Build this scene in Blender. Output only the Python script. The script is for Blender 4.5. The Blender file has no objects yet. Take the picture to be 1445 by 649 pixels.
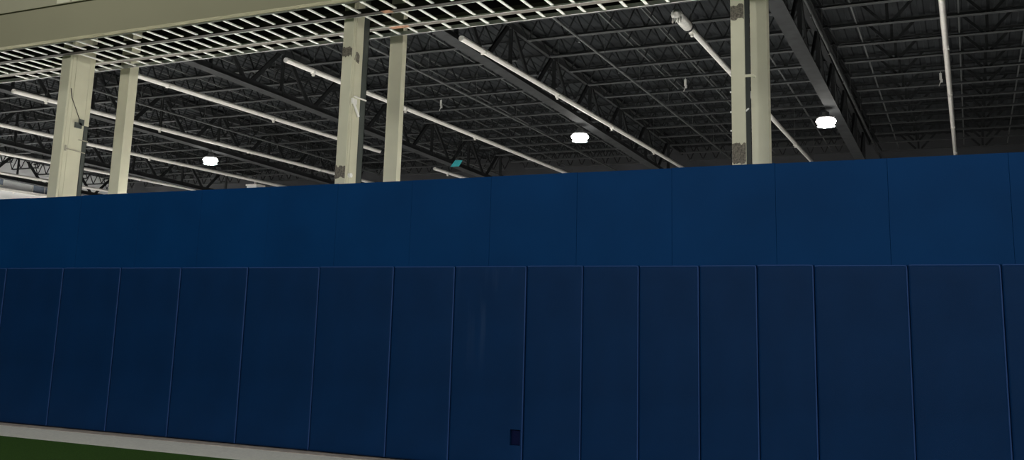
import bpy, math, random
from mathutils import Vector, Matrix
random.seed(7)
S = bpy.context.scene
COL = S.collection
EYE = 1.766                      # camera height above the turf; heights written relative to the eye get + EYE

# ------------------------------------------------------------------ materials
def mat(name, base, rough=.6, metal=0., spec=.5, var=0., vscale=4., bump=0., bscale=200., stretch=None, coord='Object'):
    m = bpy.data.materials.new(name); m.use_nodes = True
    nt = m.node_tree; b = nt.nodes['Principled BSDF']
    b.inputs['Base Color'].default_value = (*base, 1)
    b.inputs['Roughness'].default_value = rough
    b.inputs['Metallic'].default_value = metal
    b.inputs['Specular IOR Level'].default_value = spec
    tc = nt.nodes.new('ShaderNodeTexCoord')
    src = tc.outputs[coord]
    if stretch:
        mp = nt.nodes.new('ShaderNodeMapping'); mp.inputs['Scale'].default_value = stretch
        nt.links.new(src, mp.inputs['Vector']); src = mp.outputs['Vector']
    if var:
        n = nt.nodes.new('ShaderNodeTexNoise'); n.inputs['Scale'].default_value = vscale
        n.inputs['Detail'].default_value = 5
        nt.links.new(src, n.inputs['Vector'])
        r = nt.nodes.new('ShaderNodeValToRGB')
        r.color_ramp.elements[0].position = .3; r.color_ramp.elements[1].position = .7
        r.color_ramp.elements[0].color = (*[c * (1 - var) for c in base], 1)
        r.color_ramp.elements[1].color = (*[min(1, c * (1 + var)) for c in base], 1)
        nt.links.new(n.outputs['Fac'], r.inputs['Fac'])
        nt.links.new(r.outputs['Color'], b.inputs['Base Color'])
    if bump:
        n2 = nt.nodes.new('ShaderNodeTexNoise'); n2.inputs['Scale'].default_value = bscale
        n2.inputs['Detail'].default_value = 3
        nt.links.new(src, n2.inputs['Vector'])
        bp = nt.nodes.new('ShaderNodeBump'); bp.inputs['Strength'].default_value = bump
        bp.inputs['Distance'].default_value = .01
        nt.links.new(n2.outputs['Fac'], bp.inputs['Height'])
        nt.links.new(bp.outputs['Normal'], b.inputs['Normal'])
    return m

def emit(name, col, strength):
    m = bpy.data.materials.new(name); m.use_nodes = True
    b = m.node_tree.nodes['Principled BSDF']
    b.inputs['Base Color'].default_value = (.8, .8, .8, 1)
    b.inputs['Emission Color'].default_value = (*col, 1)
    b.inputs['Emission Strength'].default_value = strength
    return m

M = {}
M['pad'] = mat('navy_vinyl', (.0032, .027, .093), .42, spec=.065, var=.10, vscale=1.6, bump=.25, bscale=260)
M['pad_back'] = mat('pad_backing', (.004, .008, .045), .8, spec=.1)
M['edge_highlight'] = mat('light_navy_edge_highlight', (.028, .072, .215), .45, spec=.10)  # lighter navy: the pad-edge highlight is painted into this colour
M['board'] = mat('blue_painted_board', (.0017, .039, .138), .5, spec=.05, var=.10, vscale=1.1, bump=.06, bscale=60)
M['partition'] = mat('partition_core', (.03, .05, .10), .8)
M['cream'] = mat('cream_paint', (.62, .605, .455), .6, spec=.3, var=.05, vscale=2.5)
M['cream_side'] = M['cream']
M['bulk'] = mat('cream_drywall', (.285, .275, .182), .75, spec=.2, var=.03, vscale=1.0)
M['bulk_up'] = mat('cream_siding', (.34, .33, .23), .7, spec=.2, var=.03, vscale=1.0)
M['darkgreen'] = mat('dark_primer_steel', (.060, .070, .064), .6, var=.15, vscale=3)
M['galv'] = mat('galvanised_steel', (.84, .84, .80), .45, metal=.05, var=.10, vscale=12)
M['railsteel'] = mat('dull_rail_steel', (.115, .105, .088), .6, metal=.2, var=.25, vscale=3)
M['rust'] = mat('rust_primer', (.34, .17, .10), .8, var=.4, vscale=30)
M['rail_dark'] = mat('dark_rail_steel', (.030, .027, .021), .7, var=.25, vscale=3)
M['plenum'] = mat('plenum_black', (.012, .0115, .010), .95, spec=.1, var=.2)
M['duct'] = mat('beige_duct', (.35, .33, .26), .7)
M['patch'] = mat('grey_mortar_patch', (.16, .145, .115), .95, var=.5, vscale=45, bump=.6, bscale=90)
M['steel_dark'] = mat('dark_painted_steel', (.038, .040, .042), .8, spec=.12, var=.2, vscale=3)
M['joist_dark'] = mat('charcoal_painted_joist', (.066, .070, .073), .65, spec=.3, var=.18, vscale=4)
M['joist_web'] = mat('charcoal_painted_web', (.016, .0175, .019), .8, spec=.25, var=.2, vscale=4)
M['deck'] = mat('charcoal_roof_deck', (.0225, .0255, .0285), .85, spec=.2, var=.25, vscale=2.0)
M['pipe'] = mat('dark_pipe', (.075, .08, .081), .5, var=.2, vscale=3)
M['strip'] = mat('white_enamel', (.86, .84, .79), .45, spec=.4, var=.07, vscale=6)
M['lens'] = mat('white_diffuser', (.88, .85, .80), .4, var=.05, vscale=9)
M['wrap'] = mat('clouded_wrap', (.66, .65, .61), .35, var=.25, vscale=12)
M['lamp_glow'] = emit('lamp_glow', (1., .97, .90), 40.)
M['lamp_body'] = mat('lamp_housing', (.30, .30, .30), .4, metal=.5)
M['teal'] = mat('teal_cloth', (.05, .50, .55), .7, var=.1, vscale=8)
M['whiteobj'] = mat('white_plastic', (.75, .75, .72), .5)
M['conc'] = mat('polished_concrete', (.58, .57, .54), .5, var=.10, vscale=.8)
M['kerb'] = mat('brown_grey_rubber', (.42, .37, .32), .9, var=.25, vscale=9, bump=.4, bscale=60)
M['line'] = mat('white_turf_line', (.88, .87, .77), .95, var=.08, vscale=30, bump=.8, bscale=160)
M['turf'] = mat('green_turf', (.052, .120, .022), .95, spec=.1, var=.35, vscale=60, bump=1., bscale=220)
M['wall_dark'] = mat('charcoal_wall', (.05, .052, .057), .8, var=.15, vscale=.8)
M['wall_pale'] = mat('pale_wall', (.70, .71, .72), .7, var=.10, vscale=.6)
M['pane'] = mat('blue_grey_glass', (.22, .26, .33), .15, var=.15)

# scuffed vinyl for the pad with the cut-out: pale vertical rub marks near its top
def scuffed():
    m = M['pad'].copy(); m.name = 'navy_vinyl_scuffed'
    nt = m.node_tree; b = nt.nodes['Principled BSDF']
    old = b.inputs['Base Color'].links[0].from_socket
    tc = nt.nodes.new('ShaderNodeTexCoord')
    mp = nt.nodes.new('ShaderNodeMapping'); mp.inputs['Scale'].default_value = (3.2, 1., .22)
    mp.inputs['Rotation'].default_value = (0, .07, 0)
    nt.links.new(tc.outputs['Object'], mp.inputs['Vector'])
    n = nt.nodes.new('ShaderNodeTexNoise'); n.inputs['Scale'].default_value = 2.3; n.inputs['Detail'].default_value = 4
    nt.links.new(mp.outputs['Vector'], n.inputs['Vector'])
    r = nt.nodes.new('ShaderNodeValToRGB'); r.color_ramp.elements[0].position = .54; r.color_ramp.elements[1].position = .74
    r.color_ramp.elements[1].color = (.42, .42, .42, 1)
    nt.links.new(n.outputs['Fac'], r.inputs['Fac'])
    sp = nt.nodes.new('ShaderNodeSeparateXYZ'); nt.links.new(tc.outputs['Object'], sp.inputs[0])
    mr = nt.nodes.new('ShaderNodeMapRange'); mr.inputs['From Min'].default_value = 1.1; mr.inputs['From Max'].default_value = 2.3
    nt.links.new(sp.outputs['Z'], mr.inputs['Value'])
    mul = nt.nodes.new('ShaderNodeMath'); mul.operation = 'MULTIPLY'
    nt.links.new(r.outputs['Color'], mul.inputs[0]); nt.links.new(mr.outputs['Result'], mul.inputs[1])
    mx = nt.nodes.new('ShaderNodeMixRGB'); nt.links.new(mul.outputs[0], mx.inputs['Fac'])
    nt.links.new(old, mx.inputs['Color1']); mx.inputs['Color2'].default_value = (.055, .10, .19, 1)
    nt.links.new(mx.outputs['Color'], b.inputs['Base Color'])
    return m
M['pad_scuffed'] = scuffed()

# ------------------------------------------------------------------ mesh helpers
class MB:
    def __init__(self): self.v = []; self.f = []; self.sm = []
    def add(self, vs, fs, smooth=False):
        o = len(self.v); self.v += [tuple(p) for p in vs]
        for f in fs: self.f.append(tuple(i + o for i in f)); self.sm.append(smooth)
    def box(self, x0, x1, y0, y1, z0, z1):
        vs = [(x, y, z) for z in (z0, z1) for y in (y0, y1) for x in (x0, x1)]
        self.add(vs, [(0, 2, 3, 1), (4, 5, 7, 6), (0, 1, 5, 4), (2, 6, 7, 3), (0, 4, 6, 2), (1, 3, 7, 5)])
    def bbox(self, x0, x1, y0, y1, z0, z1, b):
        """box with chamfered vertical edges and chamfered caps left square"""
        ring = [(x0 + b, y0), (x1 - b, y0), (x1, y0 + b), (x1, y1 - b), (x1 - b, y1), (x0 + b, y1), (x0, y1 - b), (x0, y0 + b)]
        vs = [(x, y, z0) for x, y in ring] + [(x, y, z1) for x, y in ring]
        self.add(vs, [tuple(range(7, -1, -1)), tuple(range(8, 16))] + [(i, (i + 1) % 8, 8 + (i + 1) % 8, 8 + i) for i in range(8)])
    def bar(self, a, b, w, h, up=(0, 0, 1)):
        a = Vector(a); b = Vector(b); d = (b - a).normalized(); u = Vector(up)
        if abs(d.dot(u)) > .98: u = Vector((1, 0, 0))
        s = d.cross(u).normalized(); u = s.cross(d).normalized()
        vs = []
        for p in (a, b):
            for i, j in ((-1, -1), (1, -1), (1, 1), (-1, 1)): vs.append(p + s * (i * w / 2) + u * (j * h / 2))
        self.add(vs, [(3, 2, 1, 0), (4, 5, 6, 7), (0, 1, 5, 4), (1, 2, 6, 5), (2, 3, 7, 6), (3, 0, 4, 7)])
    def tube(self, pts, r, n=10, cap=True):
        pts = [Vector(p) for p in pts]; rs = r if isinstance(r, (list, tuple)) else [r] * len(pts)
        vs = []
        for i, p in enumerate(pts):
            d = (pts[min(i + 1, len(pts) - 1)] - pts[max(i - 1, 0)]).normalized()
            u = Vector((0, 0, 1)) if abs(d.z) < .9 else Vector((1, 0, 0))
            s = d.cross(u).normalized(); u = s.cross(d)
            for k in range(n):
                t = 2 * math.pi * k / n; vs.append(p + s * (math.cos(t) * rs[i]) + u * (math.sin(t) * rs[i]))
        fs = []
        for i in range(len(pts) - 1):
            for k in range(n): fs.append((i * n + k, i * n + (k + 1) % n, (i + 1) * n + (k + 1) % n, (i + 1) * n + k))
        self.add(vs, fs, True)
        if cap:
            o = (len(pts) - 1) * n
            self.add([vs[k] for k in range(n)][::-1], [tuple(range(n))]); self.add(vs[o:o + n], [tuple(range(n))])
    def lathe(self, prof, n=28, c=(0, 0, 0)):
        vs = []
        for r, z in prof:
            for k in range(n):
                t = 2 * math.pi * k / n; vs.append((c[0] + r * math.cos(t), c[1] + r * math.sin(t), c[2] + z))
        fs = [(i * n + k, i * n + (k + 1) % n, (i + 1) * n + (k + 1) % n, (i + 1) * n + k) for i in range(len(prof) - 1) for k in range(n)]
        self.add(vs, fs, True)
    def prism_y(self, prof, y0, y1, zoff=None, smooth=False):
        """profile in (x, z) swept along y"""
        n = len(prof); z0 = zoff(y0) if zoff else 0; z1 = zoff(y1) if zoff else 0
        vs = [(x, y0, z + z0) for x, z in prof] + [(x, y1, z + z1) for x, z in prof]
        self.add(vs, [(i, (i + 1) % n, n + (i + 1) % n, n + i) for i in range(n)], smooth)
        self.add([(x, y0, z + z0) for x, z in prof], [tuple(range(n - 1, -1, -1))]); self.add([(x, y1, z + z1) for x, z in prof], [tuple(range(n))])
    def build(self, name, m, parent=None, loc=None):
        me = bpy.data.meshes.new(name); me.from_pydata([tuple(p) for p in self.v], [], self.f)
        for p, s in zip(me.polygons, self.sm): p.use_smooth = s
        me.materials.append(m); me.update()
        o = bpy.data.objects.new(name, me); COL.objects.link(o)
        if parent: o.parent = parent
        if loc: o.location = loc
        return o

def tag(o, label, cat, group=None):
    o['label'] = label; o['category'] = cat
    if group: o['group'] = group
    return o
def empty(name, loc=(0, 0, 0)):
    o = bpy.data.objects.new(name, None); COL.objects.link(o); o.location = loc; o.empty_display_size = .1
    return o
def structure(o): o['kind'] = 'structure'; return o
def copy_tree(o, parent=None):
    c = o.copy(); COL.objects.link(c)
    if parent: c.parent = parent
    for ch in list(KIDS.get(o.name, [])): copy_tree(ch, c)
    return c
KIDS = {}
def kids(o, *ch): KIDS[o.name] = list(ch)
ORD = ['zeroth', 'first', 'second', 'third', 'fourth', 'fifth', 'sixth', 'seventh', 'eighth', 'ninth', 'tenth', 'eleventh', 'twelfth',
       'thirteenth', 'fourteenth', 'fifteenth', 'sixteenth', 'seventeenth', 'eighteenth']

# ------------------------------------------------------------------ layout constants
WY = 11.0                      # front face of the padded wall
PAD_T, PAD_B = 2.507, .036
BRD_T = 3.673
SOF = 4.63 + EYE               # underside of the open framing
FARY = 41.6
LEFTX, RIGHTX = -47.0, 4.8
def slope(y): return -.03 * (y - 20)
def zg(y): return 7.0 + EYE + slope(y)       # girder underside
def zj(y): return 8.0 + EYE + slope(y)       # joist underside
def zd(y): return 8.72 + EYE + slope(y)      # deck underside

# ------------------------------------------------------------------ ground
b = MB(); b.box(-60, 14, WY + .02, 48, -.3, -.004); structure(b.build('floor', M['conc']))
b = MB(); b.box(-60, 14, -12, WY + .02, -.3, -.004); structure(b.build('floor_near', M['kerb']))
b = MB(); b.box(-30, 12, -10, 9.93, -.004, .014); structure(b.build('floor_turf', M['turf']))
b = MB()
n = 120
for i in range(n):
    x0 = -30 + 42 * i / n; x1 = -30 + 42 * (i + 1) / n
    j = random.uniform(-.006, .006)
    b.box(x0, x1, 9.93, 10.81 + j, -.004, .016)
structure(b.build('trim_3', M['line']))
b = MB(); b.box(-30, 12, 10.812, WY + .066, -.004, .022); structure(b.build('trim_4', M['kerb']))

# ------------------------------------------------------------------ partition with pads and boards
b = MB(); b.box(-22, 5.6, WY + .07, WY + .30, -.004, BRD_T - .004); structure(b.build('wall_partition', M['partition']))

sx = [10, 90, 171, 256, 350, 451, 556, 642, 743, 822.5, 901.5, 986, 1067.5, 1148, 1280.5, 1412.5]
seam = [-14.594, -13.261, -12.002, -10.768, -9.498, -8.232, -7.013, -6.080, -5.054, -4.295, -3.578, -2.849, -2.182, -1.555, -.584, .312]
edges = [-18.34, -17.1, -15.86] + seam + [1.22, 2.12, 3.02, 3.92]

def pad_mesh(w, h, hole=None, seed=0):
    """a vinyl covered pad: rounded edges, faint swelling; local x 0..w, z 0..h, front at y=0, back at y=.066"""
    rnd = random.Random(seed); R = .030; T = .066
    ph = [rnd.uniform(0, 6) for _ in range(4)]
    def axis(L, extra):
        xs = [0, R * .12, R * .35, R * .7, R]; xs = xs + [L - t for t in xs]
        n = max(6, int(L / .09)); xs += [R + (L - 2 * R) * i / n for i in range(1, n)]
        xs = sorted(set(xs))
        for e in extra:
            xs = [t for t in xs if abs(t - e) > .012] + [e]
        return sorted(xs)
    xs = axis(w, [hole[0], hole[1]] if hole else []); zs = axis(h, [hole[2], hole[3]] if hole else [])
    def d(x, z):
        e = min(x, w - x, z, h - z); y = 0.
        if e < R: y = R - math.sqrt(max(0, R * R - (R - e) ** 2))
        m = max(0, min(1, e / .15))
        y -= .006 * m * (1 - (2 * x / w - 1) ** 2)
        y += .0022 * m * (math.sin(3.1 * x / w + 2.2 * z + ph[0]) + .6 * math.sin(5.3 * z + ph[1]) * math.sin(4 * x / w + ph[2]))
        return y
    b = MB(); nx, nz = len(xs), len(zs)
    vs = [(x, d(x, z), z) for z in zs for x in xs]; fs = []
    for j in range(nz - 1):
        for i in range(nx - 1):
            if hole and hole[0] - 1e-6 <= xs[i] and xs[i + 1] <= hole[1] + 1e-6 and hole[2] - 1e-6 <= zs[j] and zs[j + 1] <= hole[3] + 1e-6: continue
            fs.append((j * nx + i, j * nx + i + 1, (j + 1) * nx + i + 1, (j + 1) * nx + i))
    b.add(vs, fs, True)
    per = [(xs[i], 0) for i in range(nx)] + [(w, zs[j]) for j in range(1, nz)] + [(xs[i], h) for i in range(nx - 2, -1, -1)] + [(0, zs[j]) for j in range(nz - 2, 0, -1)]
    n = len(per); pv = [(x, R, z) for x, z in per] + [(x, T, z) for x, z in per]
    b.add(pv, [(i, n + i, n + (i + 1) % n, (i + 1) % n) for i in range(n)] )
    b.add([(0, T, 0), (w, T, 0), (w, T, h), (0, T, h)], [(0, 3, 2, 1)])
    if hole:
        x0, x1, z0, z1 = hole
        c = [(x0, z0), (x1, z0), (x1, z1), (x0, z1)]
        hv = [(x, d(x, z), z) for x, z in c] + [(x, T - .004, z) for x, z in c]
        b.add(hv, [(i, n4, 4 + n4, 4 + i) for i, n4 in ((0, 1), (1, 2), (2, 3), (3, 0))] + [(4, 5, 6, 7)])
    return b

first_vis = 2
for i in range(len(edges) - 1):
    x0, x1 = edges[i] + .0018, edges[i + 1] - .0018
    k = i - first_vis + 1
    hole = None
    m = M['pad']
    if abs(edges[i] + 6.080) < .01:
        hole = (-5.222 - x0, -5.083 - x0, .322 - PAD_B, .508 - PAD_B); m = M['pad_scuffed']
    jz = random.uniform(-.004, .004); jy = random.uniform(-.004, .004)
    o = pad_mesh(x1 - x0, PAD_T - PAD_B + jz, hole, i).build('wall_pad', m, loc=(x0, WY + jy, PAD_B))
    b = MB(); pw = x1 - x0; ph_ = PAD_T - PAD_B + jz  # tubes added along right and top edges to carry the painted highlight
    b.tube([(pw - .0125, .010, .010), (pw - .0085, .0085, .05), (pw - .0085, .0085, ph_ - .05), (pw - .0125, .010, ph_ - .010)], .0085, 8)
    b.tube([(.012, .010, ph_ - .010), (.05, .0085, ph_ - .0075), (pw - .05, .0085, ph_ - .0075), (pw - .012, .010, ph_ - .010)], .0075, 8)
    pp_ = b.build('edge_highlight', M['edge_highlight'], o)
    if hole:
        lab = 'navy vinyl wall pad with a small square cut-out low on its right side'
        bb = MB(); hx0, hx1, hz0, hz1 = hole
        bb.box(hx0 + .002, hx1 - .002, .046, .0615, hz0 + .002, hz1 - .002)
        bk = bb.build('backing_board', M['pad_back'], o); bk['label'] = 'dark blue board inside the cut-out'
    elif k < 1: lab = 'navy vinyl wall pad, %s outside the left edge of the photo' % ORD[1 - k]
    elif k == 1: lab = 'navy vinyl wall pad cut by the left edge of the photo'
    elif k == 17: lab = 'navy vinyl wall pad cut by the right edge of the photo'
    elif k > 17: lab = 'navy vinyl wall pad, %s outside the right edge of the photo' % ORD[k - 17]
    elif 10 <= k <= 14: lab = '%s narrow navy wall pad to the right of the pad with the cut-out' % ORD[k - 9]
    elif k == 15: lab = 'wide navy wall pad, third from the right edge of the photo'
    elif k == 16: lab = 'wide navy wall pad, second from the right edge of the photo'
    elif k == 8: lab = 'narrow navy wall pad directly left of the pad with the cut-out'
    else: lab = 'wide navy vinyl wall pad, %s from the left edge of the photo' % ORD[k]
    tag(o, lab, 'wall pad', 'navy wall pads')

bx = [-16.74, -15.52] + [x * 1.0129 for x in (-14.111, -12.895, -11.619, -10.383, -9.106, -7.919, -6.716, -5.534, -4.343, -3.139, -1.934, -.737, .44)] + [1.66, 2.88, 4.10]
for i in range(len(bx) - 1):
    b = MB(); x0, x1 = bx[i] + .001, bx[i + 1] - .001
    jy = random.uniform(-.0025, .0025); jz = random.uniform(-.004, .004)
    b.bbox(x0, x1, WY + .032 + jy, WY + .071, PAD_T - .02, BRD_T + jz, .002)
    o = b.build('wall_board', M['board'])
    if i == 0: lab = 'bright blue wall board just outside the left edge of the photo'
    elif i == 1: lab = 'bright blue wall board cut by the left edge of the photo'
    elif i == len(bx) - 4: lab = 'bright blue wall board cut by the right edge of the photo'
    elif i >= len(bx) - 3: lab = 'bright blue wall board, %s outside the right edge of the photo' % ORD[i - len(bx) + 4]
    elif i <= 8: lab = 'bright blue board above the pads, %s from the left edge of the photo' % ORD[i]
    else: lab = 'bright blue board above the pads, %s from the right edge of the photo' % ORD[len(bx) - 3 - i]
    tag(o, lab, 'wall board', 'blue wall boards')

# ------------------------------------------------------------------ bulkhead over the wall
b = MB(); b.box(-24, 8, WY, WY + .14, SOF + .01, 5.25 + EYE); structure(b.build('trim_1', M['bulk']))
b = MB(); b.box(-24, 8, WY - .03, WY + .14, 5.262 + EYE, 10.6); structure(b.build('wall_bulkhead', M['bulk_up']))
b = MB()
for x0, x1 in ((-14.1, -13.78), (-13.72, -13.46)):
    b.box(x0, x1, WY - .034, WY - .029, 5.275 + EYE, 5.9 + EYE)
structure(b.build('trim_2', M['cream']))
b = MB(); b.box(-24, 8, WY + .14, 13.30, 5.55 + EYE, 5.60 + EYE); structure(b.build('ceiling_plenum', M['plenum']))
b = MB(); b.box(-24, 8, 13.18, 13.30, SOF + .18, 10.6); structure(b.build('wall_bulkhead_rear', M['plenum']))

b = MB(); b.box(-24, 8, WY + .14, WY + .15, SOF + .06, 5.56 + EYE); structure(b.build('wall_bulkhead_shade_sheet', M['plenum']))  # dark sheet added behind the fascia; cavity shade put into its colour

# open metal framing under the bulkhead
fr = empty('soffit_frame', (-8, 11.9, SOF))
tag(fr, 'open grid of pale metal studs and rails under the cream bulkhead', 'ceiling frame')
ox, oy, oz = fr.location
def rail(name, y0, y1, h, m, lip=True):
    b = MB(); x0, x1 = -22 - ox, 6.5 - ox
    b.box(x0, x1, y0 - oy, y1 - oy, -.012, -.008 + .004)
    b.box(x0, x1, y0 - oy, y0 + .004 - oy, -.012, h); b.box(x0, x1, y1 - .004 - oy, y1 - oy, -.012, h)
    return b.build(name, m, fr)
rail('rail', 11.145, 11.156, .04, M['galv'])
r1 = rail('rail', 11.63, 11.735, .07, M['rail_dark']); r1['label'] = 'dull dark rail between the studs'
b = MB()
for y in (11.745,): b.box(-22 - ox, 6.5 - ox, y - .006 - oy, y + .006 - oy, -.016, .012)
e1 = b.build('lip', M['galv'], r1); e1['label'] = 'pale bent lip along the rail edges'
r2 = rail('rail', 12.33, 12.455, .08, M['railsteel']); r2['label'] = 'dull brown rail with rust stains'
b = MB()
for y in (12.323, ): b.box(-22 - ox, 6.5 - ox, y - .006 - oy, y + .006 - oy, -.016, .012)
b.build('lip', M['galv'], r2)
b = MB(); b.box(-8.18 - ox, -7.85 - ox, 12.335 - oy, 12.45 - oy, -.0135, -.0115)
rs = b.build('rust_stain', M['rust'], r2); rs['label'] = 'orange rust stain'
b = MB(); b.box(-7.86 - ox, -7.70 - ox, 11.60 - oy, 11.72 - oy, -.0175, -.0118)
rs = b.build('rust_stain', M['rust'], r1); rs['label'] = 'red primer mark'
rail('rail', 12.765, 12.79, .05, M['galv'])
sm = MB()                                                  # a channel stud: pale bottom flange, darker web above
sm.box(-.025, .025, 11.16 - oy, 12.775 - oy, .0, .003)
sm.box(-.022, -.019, 11.16 - oy, 12.775 - oy, .0, .018); sm.box(.019, .022, 11.16 - oy, 12.775 - oy, .0, .018)
s0 = None
k = 0; x = -15.368 - .3235 * 5
while x < 1.6:
    if s0 is None:
        s0 = sm.build('stud', M['galv'], fr, (x - ox, 0, 0)); st = s0
    else:
        st = s0.copy(); COL.objects.link(st); st.parent = fr; st.location = (x - ox + random.uniform(-.012, .012), 0, 0)
        st.rotation_euler = (0, 0, random.uniform(-.006, .006))
    x += .3235
# hanger pieces and duct boxes seen up in the gaps
k = 0; hx = -15.3
while hx < -3:
    b = MB(); b.box(-.10, .10, -.05, .05, 0, .10)
    b.box(-.012, .012, -.004, .004, .1, 5.55 + EYE - (SOF + .12)); 
    hg = b.build('hanger', M['duct'], fr, (hx + random.uniform(-.1, .1) - ox, 11.35 - oy + random.uniform(-.03, .03), .12))
    hx += .647
    k += 1

# ------------------------------------------------------------------ cream columns through the framing
def plate(x0, x1, y, z0, z1, seed):
    """ragged mortar patch on a face that looks toward -y"""
    rnd = random.Random(seed); b = MB(); n = 9
    top = [(x0 + (x1 - x0) * i / n, z1 + rnd.uniform(-.02, .02)) for i in range(n + 1)]
    bot = [(x0 + (x1 - x0) * i / n, z0 + rnd.uniform(-.02, .02)) for i in range(n + 1)]
    vs = [(p[0], y - .006, p[1]) for p in bot] + [(p[0], y - .006, p[1]) for p in top] + [(p[0], y + .002, p[1]) for p in bot] + [(p[0], y + .002, p[1]) for p in top]
    fs = [(i, i + 1, n + 2 + i, n + 1 + i) for i in range(n)]
    o = 2 * n + 2
    fs += [(i + 1, i, o + i, o + i + 1) for i in range(n)] + [(n + 1 + i, n + 2 + i, o + n + 2 + i, o + n + 1 + i) for i in range(n)]
    fs += [(0, n + 1, o + n + 1, o), (n, o + n, o + 2 * n + 1, 2 * n + 1)]
    b.add(vs, fs); return b
def side_plate(x, y0, y1, z0, z1):
    b = MB(); pts = []
    rnd = random.Random(3)
    for k in range(12):
        t = 2 * math.pi * k / 12; r = rnd.uniform(.7, 1.1)
        pts.append(((y0 + y1) / 2 + math.cos(t) * r * (y1 - y0) / 2, (z0 + z1) / 2 + math.sin(t) * r * (z1 - z0) / 2))
    vs = [(x + .005, y, z) for y, z in pts] + [(x - .002, y, z) for y, z in pts]
    b.add(vs, [tuple(range(12))] + [((i + 1) % 12, i, 12 + i, 12 + (i + 1) % 12) for i in range(12)])
    return b

CT = 5.54 + EYE
def big_column(x0, x1, d, dd, label, dark_top=CT, seams=True):
    y0 = 11.765
    root = empty('steel_column', (x0, y0, 0)); tag(root, label, 'column', 'pale columns with a dark rear channel')
    w = x1 - x0
    b = MB(); b.bbox(0, w, 0, d, 0, CT, .008)
    sh = b.build('shaft', M['cream'], root)
    # dark rear channel
    b = MB()
    b.box(w - .17, w - .004, d, d + .012, 0, dark_top); b.box(w - .012, w - .004, d, d + dd, 0, dark_top)
    b.box(w - .17, w - .004, d + dd - .012, d + dd, 0, dark_top)
    ch = b.build('rear_channel', M['darkgreen'], root); ch['label'] = 'dark channel at the back of the column'
    if dark_top < CT - .1:
        b = MB(); b.box(w - .17, w - .002, d, d + dd, dark_top, CT); b.build('rear_casing', M['cream'], root)
    if seams:
        b = MB()
        for t in (.10, .30): b.box(w - .001, w + .006, d * t, d * t + .010, 0, CT)
        b.build('edge_bead', M['cream'], root)
    b = MB(); b.box(-.06, w + .06, -.05, d + .1, 0, .02); b.build('base_plate', M['darkgreen'], root)
    return root, w, y0
c, w, y0 = big_column(-14.81, -14.575, .43, .10, 'pale column with a diagonal conduit on its side, leftmost of all columns', dark_top=1.45 + 1.95 + EYE)
# conduit, dark bracket and rods on its side face (side face looks to +x)
b = MB(); b.tube([(w + .012, .06, 4.02 + EYE), (w + .012, .10, 3.85 + EYE), (w + .014, .33, 3.45 + EYE)], .009, 8); b.build('conduit', M['railsteel'], c)
b = MB(); b.box(w - .004, w + .03, .22, .36, 3.33 + EYE, 3.43 + EYE); b.box(w - .004, w + .03, .30, .40, 3.39 + EYE, 3.50 + EYE)
k = b.build('bracket', M['darkgreen'], c); k['label'] = 'small dark bracket'
b = MB(); b.tube([(w + .012, .10, 2.92 + EYE), (w + .012, .50, 2.90 + EYE)], .009, 8); b.tube([(w + .02, .33, 3.12 + EYE), (w + .02, .52, 3.12 + EYE)], .009, 8)
b.box(w - .002, w + .014, .07, .10, 2.88 + EYE, 2.98 + EYE)
b.build('rod', M['duct'], c)

c, w, y0 = big_column(-8.63, -8.445, .29, .15, 'pale column with two mortar patches and a small wall bracket, left one of the middle pair')
plate(.004, w - .004, 0, 4.02 + EYE, 4.16 + EYE, 1).build('mortar_patch', M['patch'], c)
plate(.004, w - .004, 0, 2.12 + EYE, 2.30 + EYE, 2).build('mortar_patch', M['patch'], c)
side_plate(w, .06, .21, 3.93 + EYE, 4.12 + EYE).build('mortar_patch', M['patch'], c)
b = MB(); b.tube([(w + .012, .05, 3.36 + EYE), (w + .03, .22, 3.10 + EYE)], .022, 8); b.tube([(w + .012, .10, 3.40 + EYE), (w + .012, .42, 3.40 + EYE)], .014, 8); b.box(w - .004, w + .03, .04, .16, 3.28 + EYE, 3.36 + EYE)
b.build('bracket', M['strip'], c)
b = MB(); b.tube([(w - .002, .10, 2.17 + EYE), (w + .045, .10, 2.17 + EYE)], .035, 10); b.build('bolt_cap', M['galv'], c)

c, w, y0 = big_column(-2.612, -2.436, .035, .31, 'pale column with a mortar patch near its foot and top, left one of the right pair', seams=False)
plate(.004, w - .004, 0, 3.93 + EYE, 4.12 + EYE, 4).build('mortar_patch', M['patch'], c)
plate(.004, w - .004, 0, 2.06 + EYE, 2.30 + EYE, 5).build('mortar_patch', M['patch'], c)
b = MB(); b.box(w - .01, w + .10, .004, .03, 3.16 + EYE, 3.19 + EYE); b.tube([(w + .09, .016, 3.17 + EYE), (w + .13, .016, 3.15 + EYE)], .016, 8); b.build('clip', M['cream'], c)
b = MB()
for z in (2.48, 2.72, 2.98): b.tube([(-.02, .02, z + EYE), (.01, .02, z + EYE)], .011, 8)
b.tube([(w, .02, 2.72 + EYE), (w + .04, .01, 2.75 + EYE)], .010, 8)
b.build('bolt', M['galv'], c)

def slim_column(x0, x1, d, label):
    y0 = 12.80
    root = empty('slim_column', (x0, y0, 0)); tag(root, label, 'column', 'slim cream columns at the back of the framing')
    w = x1 - x0
    b = MB(); b.bbox(0, w, 0, d, 0, CT, .01); b.build('shaft', M['cream'], root)
    b = MB()
    b.box(w - .022, w + .004, -.004, .018, 0, CT); b.box(-.004, .014, -.004, .012, 0, CT)
    b.build('edge_bead', M['cream'], root)
    b = MB(); b.box(-.05, w + .05, -.05, d + .05, 0, .02); b.build('base_plate', M['darkgreen'], root)
slim_column(-14.474, -14.24, .215, 'slim plain cream column, right one of the left pair')
slim_column(-8.44, -8.205, .135, 'slim plain cream column, right one of the middle pair')
slim_column(-2.565, -2.345, .20, 'slim plain cream column, right one of the right pair')

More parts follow.
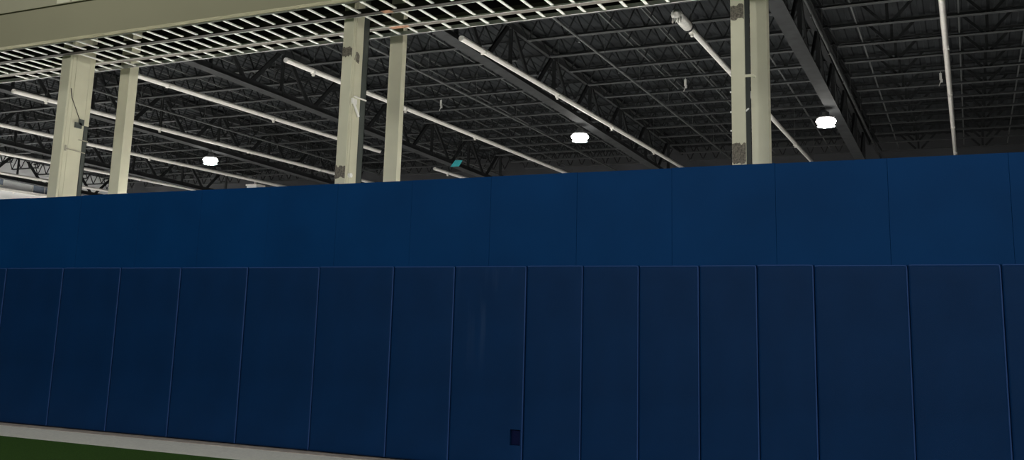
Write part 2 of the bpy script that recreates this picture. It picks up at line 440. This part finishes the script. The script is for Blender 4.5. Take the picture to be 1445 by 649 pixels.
# ------------------------------------------------------------------ the hall beyond: shell
b = MB(); b.box(LEFTX - 3, RIGHTX + 1, FARY, FARY + .25, -.1, 11); structure(b.build('wall_far', M['wall_dark']))
b = MB(); b.box(LEFTX - .25, LEFTX, 13, FARY, -.1, 11); structure(b.build('wall_left', M['wall_pale']))
b = MB(); b.box(RIGHTX, RIGHTX + .25, 13, FARY, -.1, 11); structure(b.build('wall_right', M['wall_dark']))
for i, (ya, yb, za, zb) in enumerate(((31.6, 33.0, 7.0, 7.7), (33.4, 34.6, 6.9, 7.5), (36.4, 37.9, 6.75, 7.2))):
    b = MB(); b.box(LEFTX, LEFTX + .03, ya, yb, za + EYE - .15, zb + EYE - .15)
    wn = structure(b.build('window_%d' % (i + 1), M['pane']))
    b = MB()
    for t in (ya, (ya + yb) / 2, yb): b.box(LEFTX, LEFTX + .05, t - .02, t + .02, za + EYE - .17, zb + EYE - .13)
    b.box(LEFTX, LEFTX + .05, ya, yb, za + EYE - .19, za + EYE - .15)
    b.build('window_frame', M['strip'], wn)
# corrugated deck, ribs running away from the viewer, falling gently
b = MB(); p = []
x = LEFTX - .2; per = .305
while x < RIGHTX + .2:
    p += [(x, 0), (x + .11, 0), (x + .14, .03), (x + .275, .03)]; x += per
vs = [(a, 13.25, zd(13.25) + h) for a, h in p] + [(a, FARY + .1, zd(FARY + .1) + h) for a, h in p]
n = len(p); b.add(vs, [(i, i + 1, n + i + 1, n + i) for i in range(n - 1)])
dk = structure(b.build('ceiling', M['deck']))
b = MB(); b.add([(LEFTX - .2, 13.25, zd(13.25) + .09), (RIGHTX + .2, 13.25, zd(13.25) + .09), (RIGHTX + .2, FARY + .1, zd(FARY + .1) + .09), (LEFTX - .2, FARY + .1, zd(FARY + .1) + .09)], [(0, 1, 2, 3)])
structure(b.build('ceiling_top', M['deck']))

# ------------------------------------------------------------------ girders
GX = [-3.5, -11.5, -19.55, -27.85, -35.9, -43.9]
JS = 1.578; ROWS = [25.15 + JS * k for k in range(-7, 11)]
def girder(i, gx):
    root = empty('roof_girder', (gx, 13.4, zg(13.4)))
    tag(root, 'deep dark roof girder running away from the wall, %s' % ('first from the right' if i == 0 else '%s from the right' % ORD[i + 1]), 'girder', 'dark roof girders')
    ya, yb = 0, FARY - 13.4 - .02
    so = lambda y: -.03 * y
    b = MB()
    for s in (-1, 1):      # double angle chords
        b.prism_y([(0, 0), (s * .185, 0), (s * .185, .025), (s * .05, .03), (s * .05, .22), (0, .22)][::s], ya, yb, so)
    b.build('bottom_chord', M['steel_dark'], root)
    H = 1.62
    b = MB()
    for s in (-1, 1):
        b.prism_y([(0, H), (s * .165, H), (s * .165, H - .025), (s * .05, H - .03), (s * .05, H - .2), (0, H - .2)][::-s], ya, yb, so)
    b.build('top_chord', M['steel_dark'], root)
    k = 0
    for j, y in enumerate(ROWS):
        yy = y - 13.4
        if yy < 0 or yy > yb: continue
        if j % 2 == 0:
            b = MB(); b.bar((0, yy, so(yy) + .06), (0, yy, so(yy) + H - .06), .11, .05, (0, 1, 0)); b.build('web_post', M['joist_web'], root)
        for y2 in (yy + JS,) if j % 2 == 0 else ():
            if y2 + JS > yb: continue
            b = MB(); b.bar((0, yy + .12, so(yy) + H - .1), (0, y2 - .08, so(y2) + .1), .06, .13, (0, 0, 1)); b.build('web_diagonal', M['joist_web'], root)
            b = MB(); b.bar((0, y2 + .08, so(y2) + .1), (0, y2 + JS - .12, so(y2 + JS) + H - .1), .06, .13, (0, 0, 1)); b.build('web_diagonal', M['joist_web'], root)
    return root
for i, gx in enumerate(GX): girder(i, gx)

# ------------------------------------------------------------------ joists
def joist(L, period, verts):
    root = empty('bar_joist', (0, 0, 0))
    H = .66; b = MB()
    m = .38                                  # bottom chord stops short of the girders
    for s in (-1, 1):
        b.box(m, L - m, s * .012 if s > 0 else -.078, .078 if s > 0 else -.012, 0, .012)
        b.box(m, L - m, .012 if s > 0 else -.022, .022 if s > 0 else -.012, 0, .065)
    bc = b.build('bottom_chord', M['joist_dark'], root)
    b = MB()
    for s in (-1, 1):
        b.box(.03, L - .03, .012 if s > 0 else -.062, .062 if s > 0 else -.012, H - .010, H)
        b.box(.03, L - .03, .012 if s > 0 else -.020, .020 if s > 0 else -.012, H - .05, H)
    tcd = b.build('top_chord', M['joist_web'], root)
    b = MB(); n = max(2, round((L - 2 * m) / period)); p = (L - 2 * m) / n
    t = .034 if not verts else .06
    extra = []
    if verts:
        for xa_, xb_ in ((.06, m), (L - .06, L - m)):
            b = MB(); b.bar((xa_, 0, H - .03), (xb_, 0, .03), t, t, (0, 1, 0)); extra.append(b.build('web', M['joist_web'], root))
        b = MB()
    if not verts: b.bar((.06, 0, H - .03), (m, 0, .03), t, t, (0, 1, 0)); b.bar((L - .06, 0, H - .03), (L - m, 0, .03), t, t, (0, 1, 0))
    if verts:                               # wide bays: an upright and two steep diagonals meet at every panel point
        x = 1.78
        while x < L - .9:
            b = MB(); b.bar((x, 0, .03), (x, 0, H - .03), .075, .05, (0, 1, 0))
            b.bar((x - .10, 0, .03), (x - .66, 0, H - .03), .075, .05, (0, 1, 0)); b.bar((x + .10, 0, .03), (x + .66, 0, H - .03), .075, .05, (0, 1, 0))
            extra.append(b.build('web', M['joist_web'], root)); x += 2.34
    else:
        for i in range(n):
            x = m + i * p
            b.bar((x, 0, .03), (x + p / 2, 0, H - .03), t, t, (0, 1, 0)); b.bar((x + p / 2, 0, H - .03), (x + p, 0, .03), t, t, (0, 1, 0))
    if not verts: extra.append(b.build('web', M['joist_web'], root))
    for x0, x1 in ((-.02, .12), (L - .12, L + .02)):
        b = MB(); b.box(x0, x1, -.07, .07, H - .075, H - .051); extra.append(b.build('end_mount', M['joist_web'], root))
    kids(root, bc, tcd, *extra)
    return root
BAYS = [(-3.5, RIGHTX + .02, 'roof bay at the right edge')] + \
       [(GX[i + 1], GX[i], '%s roof bay from the right' % ORD[i + 2]) for i in range(5)] + [(LEFTX, GX[5], 'roof bay beside the left wall')]
for bi, (xa, xb, where) in enumerate(BAYS):
    xa += .17; xb -= .17 if bi else .02
    proto = None
    vis = [y for y in ROWS if y < FARY - .2]
    for j, y in enumerate(vis):
        if proto is None: o = proto = joist(xb - xa, 1.27 if bi == 0 else .6, bi == 0)
        else: o = copy_tree(proto)
        o.location = (xa, y, zj(y))
        r = len(vis) - j
        tag(o, 'dark bar joist %s, %s' % ('nearest the far wall' if r == 1 else ('%s from far wall' % ORD[r]), where), 'joist', 'dark roof joists')

# bridging bars across the joists
def ybar(name, x, ya, yb, zf, w, m):
    b = MB(); b.bar((0, 0, 0), (0, yb - ya, zf(yb) - zf(ya)), w, w); return b.build(name, m, loc=(x, ya, zf(ya)))
bn = 0
for bi, (xa, xb, where) in enumerate(BAYS[:6]):
    L = xb - xa
    xs = (-2.30, .12, 1.66) if bi == 0 else (xa + L * .27, xa + L * .5, xa + L * .74)
    names = ('left', 'middle', 'right')
    m0 = xa + .17 + .38; LL = (xb - (.17 if bi else .02)) - (xa + .17) - .76; pn = max(2, round(LL / (1.27 if bi == 0 else .6))); pp = LL / pn
    for q, x in enumerate(xs):
        kk = round((x - m0) / pp)
        while bi and (min(abs(m0 + pp * (kk + t) - p7 * 7.55) for t in (0, .5) for p7 in (-.405, -1.185, -1.94, -2.72, -3.50)) < .12 or min(abs(m0 + pp * (kk + t) - p7 * 6.85) for t in (0, .5) for p7 in (-.03, -.815, -1.604, -2.395, -3.165, -3.95)) < .12): kk += 1
        xu = x + .26 if bi == 0 else m0 + pp * kk
        if bi: x = m0 + pp * (kk + .5)
        o = ybar('bridging_bar', x, ROWS[0], ROWS[-1], lambda y: zj(y) + .095, .036, M['pipe'])
        tag(o, '%s lower bridging bar crossing the joists in the %s' % (names[q], where), 'bridging bar', 'bridging bars')
        if 0 < bi < 4:
            o = ybar('bridging_bar', xu, ROWS[0], ROWS[-1], lambda y: zj(y) + .585, .036, M['pipe'])
            tag(o, '%s upper bridging bar crossing the joists in the %s' % (names[q], where), 'bridging bar', 'bridging bars')

# ------------------------------------------------------------------ sprinkler pipes
ZP = 7.55 + EYE
for i, r in enumerate((-.405, -1.185, -1.94, -2.72, -3.50)):
    root = empty('sprinkler_pipe', (r * 7.55, 13.4, ZP))
    tag(root, 'thin dark sprinkler pipe running away under the joists, %s from the right' % ORD[i + 1], 'pipe', 'sprinkler pipes')
    b = MB(); b.tube([(0, 0, 0), (0, FARY - 13.42, -.34)], .036, 10); b.build('pipe', M['pipe'], root)
    y = ROWS[0] - 13.4 + .79
    while y < 27:
        b = MB(); zz = -.34 * y / 28.18
        b.tube([(0, y, zz + .03), (0, y, zd(13.4 + y) - ZP + .02)], .008, 6); b.tube([(0, y - .02, zz), (0, y + .02, zz)], .046, 10)
        b.build('hanger', M['pipe'], root)
        b = MB(); b.tube([(0, y + 1.2, zz - .12), (0, y + 1.2, zz - .03)], .014, 8); b.tube([(0, y + 1.2, zz - .135), (0, y + 1.2, zz - .125)], .03, 8); b.build('sprinkler_head', M['pipe'], root)
        y += 3.156

# ------------------------------------------------------------------ long white strip lights
ZS = 6.85 + EYE
def strip(x, segs, label, wrapped=False):
    root = empty('strip_light', (x, segs[0][0], ZS)); tag(root, label, 'strip light', 'unlit white strip lights')
    yb0 = segs[0][0]
    for (ya, yb) in segs:
        a = ya - yb0; e = yb - yb0
        b = MB(); b.prism_y([(-.07, .065), (.07, .065), (.045, .09), (-.045, .09)], a, e)
        b.build('housing', M['strip'], root)
        prof = [(-.07, .064), (-.055, .018), (-.03, -.035), (0, -.048), (.03, -.035), (.055, .018), (.07, .064)]
        b = MB(); b.prism_y(prof, a + .02, e - .02, smooth=True); b.build('lens', M['lens'], root)
        b = MB(); b.tube([(0, a - .02, .022), (0, a + .01, .022)], .070, 16); b.build('end_cap', M['strip'], root)
        y = a + 1.2
        while y < e:
            b = MB(); b.tube([(0, y, .09), (0, y, zd(yb0 + y) - ZS + .02)], .006, 6); b.build('hanger', M['pipe'], root)
            b = MB(); b.box(-.068, .068, y - .03, y + .03, -.050, .03)
            if random.random() < .45: b.box(-.03, .03, y - .03, y + .03, -.12, -.06)
            b.build('coupling', M['strip'], root)
            y += 4.88
    if wrapped:
        b = MB(); n = 14
        pts = [(0, -.16, .01), (0, -.12, .015), (0, .1, .02), (0, .5, .02), (0, .8, .02), (0, .86, .02)]
        b.tube(pts, [.05, .125, .12, .125, .12, .09], 14)
        for k in range(4): b.tube([(.09 - .05 * k, -.1, -.05), (.1 - .06 * k, -.14, -.14 - .03 * (k % 2)), (.11 - .06 * k, -.15, -.2)], [.03, .02, .006], 6)
        wr = b.build('end_wrap', M['wrap'], root); wr['label'] = 'clouded plastic wrapped around the near end'
        b = MB(); b.tube([(0, .80, .02), (0, .88, .02)], .132, 14); b.build('tie', M['steel_dark'], root)
YS = 2.885 * 6.85; YE = FARY - .4
SX = [-.03, -.815, -1.604, -2.395, -3.165, -3.95, -4.74, -5.58, -6.39]
for i, r in enumerate(SX):
    x = r * 6.85
    segs = [(YS + (.12 if i % 2 else 0), YE)]
    if i == 0: segs = [(18.3, YE)]
    if i == 4: segs = [(YS, 4.75 * 6.85), (5.40 * 6.85, YE)]
    lab = 'unlit white strip light running away from the wall, ' + ('rightmost of all the strip lights' if i == 0 else '%s from the right' % ORD[i + 1])
    if i == 1: lab = 'unlit white strip light with plastic wrapped around its near end'
    if i == 4: lab = 'unlit white strip light broken by a gap, fifth from the right'
    if i == len(SX) - 1: lab = 'unlit white strip light nearest the pale left wall'
    strip(x, segs, lab, wrapped=(i == 1))
root = empty('cable_tray', (LEFTX + .02, 29.4, 6.52 + EYE)); tag(root, 'white cable tray along the pale left wall of the hall', 'cable tray')
b = MB(); b.box(0, .14, 0, 12, -.07, -.06); b.box(0, .01, 0, 12, -.06, .07); b.box(.13, .14, 0, 12, -.06, .07); b.build('tray', M['strip'], root)
for k in range(5):
    b = MB(); b.box(0., .04, 1 + 2.4 * k, 1.08 + 2.4 * k, -.16, -.07); b.build('mounting_bracket', M['strip'], root)

# ------------------------------------------------------------------ high bay lamps
def lamp(x, y, label, lit=1.0, named=True):
    z = 6.30 + EYE
    root = empty('high_bay_lamp', (x, y, z)); tag(root, label, 'lamp', 'lit high bay lamps')
    b = MB(); b.lathe([(.0, -.14), (.10, -.133), (.20, -.105), (.27, -.055), (.295, 0), (.275, .045), (.24, .075)], 28); b.build('lens', M['lamp_glow'], root)
    b = MB(); b.lathe([(.235, .07), (.25, .08), (.25, .12), (.17, .17), (.11, .20), (.10, .28), (.0, .29)], 28); b.build('housing', M['lamp_body'], root)
    b = MB(); b.tube([(0, 0, .28), (0, 0, zg(y) - z + .02)], .014, 8); b.build('mounting_stem', M['pipe'], root)
    ld = bpy.data.lights.new('high_bay_light', 'AREA'); ld.shape = 'DISK'; ld.size = .5; ld.energy = LAMPW * lit; ld.color = (1., .985, .955)
    lo = bpy.data.objects.new('high_bay_light', ld); COL.objects.link(lo); lo.location = (x, y, z - .15); lo.visible_camera = True
LAMPW = 950
lamp(-3.67, 29.42, 'lit round high bay lamp at the right, beside the thick girder')
lamp(-11.66, 29.42, 'lit round high bay lamp under the second girder from the right, middle of three')
lamp(-27.75, 29.42, 'lit round high bay lamp at the left, between the left columns and the middle columns')
def unseen_hall_light(x, y, w):
    ld = bpy.data.lights.new('unseen_hall_light', 'AREA'); ld.shape = 'DISK'; ld.size = .6; ld.energy = w; ld.color = (1., .985, .955)
    lo = bpy.data.objects.new('unseen_hall_light', ld); COL.objects.link(lo); lo.location = (x, y, 6.25 + EYE)
    ld.spread = math.radians(92)                # beam narrowed so these added, unseen lights miss the column sides
for x, y, k in ((-3.6, 15.8, 1.1), (-11.6, 15.8, 1.1), (-19.6, 15.8, 1.0), (-27.7, 15.8, .8), (-35.8, 15.6, .6), (-19.6, 42.0 - 1.2, .5), (-35.8, 28, .5),
                (-44.2, 30.5, .8), (-44.2, 35.5, 1.0), (-44.2, 39.5, .8)):  # these three added to brighten the pale left wall
    unseen_hall_light(x, y, LAMPW * k)

# ------------------------------------------------------------------ small things in the hall
# teal panel hung under the roof
root = empty('hanging_panel', (-18.55, 33.32, 6.36 + EYE)); tag(root, 'small tilted teal panel hanging under the dark roof', 'panel')
b = MB(); b.add([(-.26, 0, -.12), (.13, 0, -.12), (.29, .0, .12), (-.04, .0, .14), (-.26, .02, -.12), (.13, .02, -.12), (.29, .02, .12), (-.04, .02, .14)],
      [(0, 1, 2, 3), (7, 6, 5, 4), (0, 4, 5, 1), (1, 5, 6, 2), (2, 6, 7, 3), (3, 7, 4, 0)])
b.build('sheet', M['teal'], root)
for dx in (-.03, .27):
    b = MB(); b.tube([(dx, .01, .12), (dx, .01, zd(33.32) - 6.36 - EYE + .02)], .005, 6); b.build('wire', M['pipe'], root)
# little white tags dangling from the joists
for (r, q, lab) in (((-.055), 3.83, 'small white tag dangling by the rightmost strip light'), (-.98, 3.6, 'small white tag dangling left of the right pair of columns'), (-2.09, 3.62, 'small white tag dangling right of the middle pair of columns')):
    x, y = r * 7.9, q * 7.7
    y = min(ROWS, key=lambda t: abs(t - y)) + .115
    z = zj(y) - .02
    root = empty('dangling_tag', (x, y, z)); tag(root, lab, 'tag', 'white dangling tags')
    b = MB(); b.tube([(0, -.09, .03), (0, -.02, .03), (.0, 0, -.04)], .006, 6); b.build('hanging_wire', M['whiteobj'], root)
    b = MB(); b.box(-.04, .03, -.01, .01, -.22, -.02); b.box(-.02, .05, -.012, .012, -.30, -.2); b.tube([(-.01, 0, -.28), (-.06, 0, -.40)], .012, 6); b.build('tag', M['whiteobj'], root)
# pale post far away
root = empty('white_post', (-34.45, 40.0, 0)); tag(root, 'white square post far away, its top just above the blue boards', 'post')
b = MB(); b.bbox(-.33, .33, -.3, .3, 0, 7.03 + EYE, .02); b.build('shaft', M['wall_pale'], root)
b = MB(); b.box(-.37, .37, -.34, .34, 6.98 + EYE, 7.06 + EYE); b.box(-.05, .05, -.05, .05, 7.06 + EYE, 7.3 + EYE); b.build('cap', M['strip'], root)

# ------------------------------------------------------------------ lights of the near hall
def near(x, y, z, w):
    ld = bpy.data.lights.new('near_light', 'POINT'); ld.shadow_soft_size = .4; ld.energy = w; ld.color = (1., .985, .95)
    lo = bpy.data.objects.new('near_light', ld); COL.objects.link(lo); lo.location = (x, y, z)
for x, y, z, w in ((17, 8.3, 6.6, 950), (13, -8, 8.4, 2300), (3, -12, 8.0, 2900), (-7, -12, 8.0, 2600), (-17, -12, 8.0, 1700),  # first one added at the right to graze pad edges and column sides
                   (5, 7.2, 9.6, 280), (-4, 7.2, 9.6, 220), (-13, 7.2, 9.6, 220), (-22, 7.2, 9.6, 130)):
    near(x, y, z, w)

wd = bpy.data.worlds.new('hall_air'); S.world = wd; wd.use_nodes = True
bg = wd.node_tree.nodes['Background']; bg.inputs['Color'].default_value = (.85, .92, 1., 1); bg.inputs['Strength'].default_value = .03

# ------------------------------------------------------------------ camera
cd = bpy.data.cameras.new('camera'); co = bpy.data.objects.new('camera', cd); COL.objects.link(co); S.camera = co
F = 1350.; PX, PY = 747., 217.; W_, H_ = 1445., 649.
V1 = Vector((-2245 - PX, 386 - PY, F)); V2 = Vector((1371 - PX, 475 - PY, F))
ey = V2.normalized(); ex = -V1; ex = (ex - ex.dot(ey) * ey).normalized(); ez = ex.cross(ey)
def world(v): return Vector((ex.dot(v), ey.dot(v), ez.dot(v)))
cx, cy, cz = world(Vector((1, 0, 0))), world(Vector((0, -1, 0))), world(Vector((0, 0, -1)))
co.matrix_world = Matrix(((cx.x, cy.x, cz.x, 0), (cx.y, cy.y, cz.y, 0), (cx.z, cy.z, cz.z, EYE), (0, 0, 0, 1)))
cd.sensor_width = 36; cd.sensor_fit = 'HORIZONTAL'; cd.lens = F / W_ * 36
cd.shift_x = (W_ / 2 - PX) / W_; cd.shift_y = (PY - H_ / 2) / W_
cd.clip_end = 300

vs_ = S.view_settings; vs_.view_transform = 'Standard'; vs_.look = 'None'; vs_.exposure = 0; vs_.gamma = 1; vs_.use_curve_mapping = False
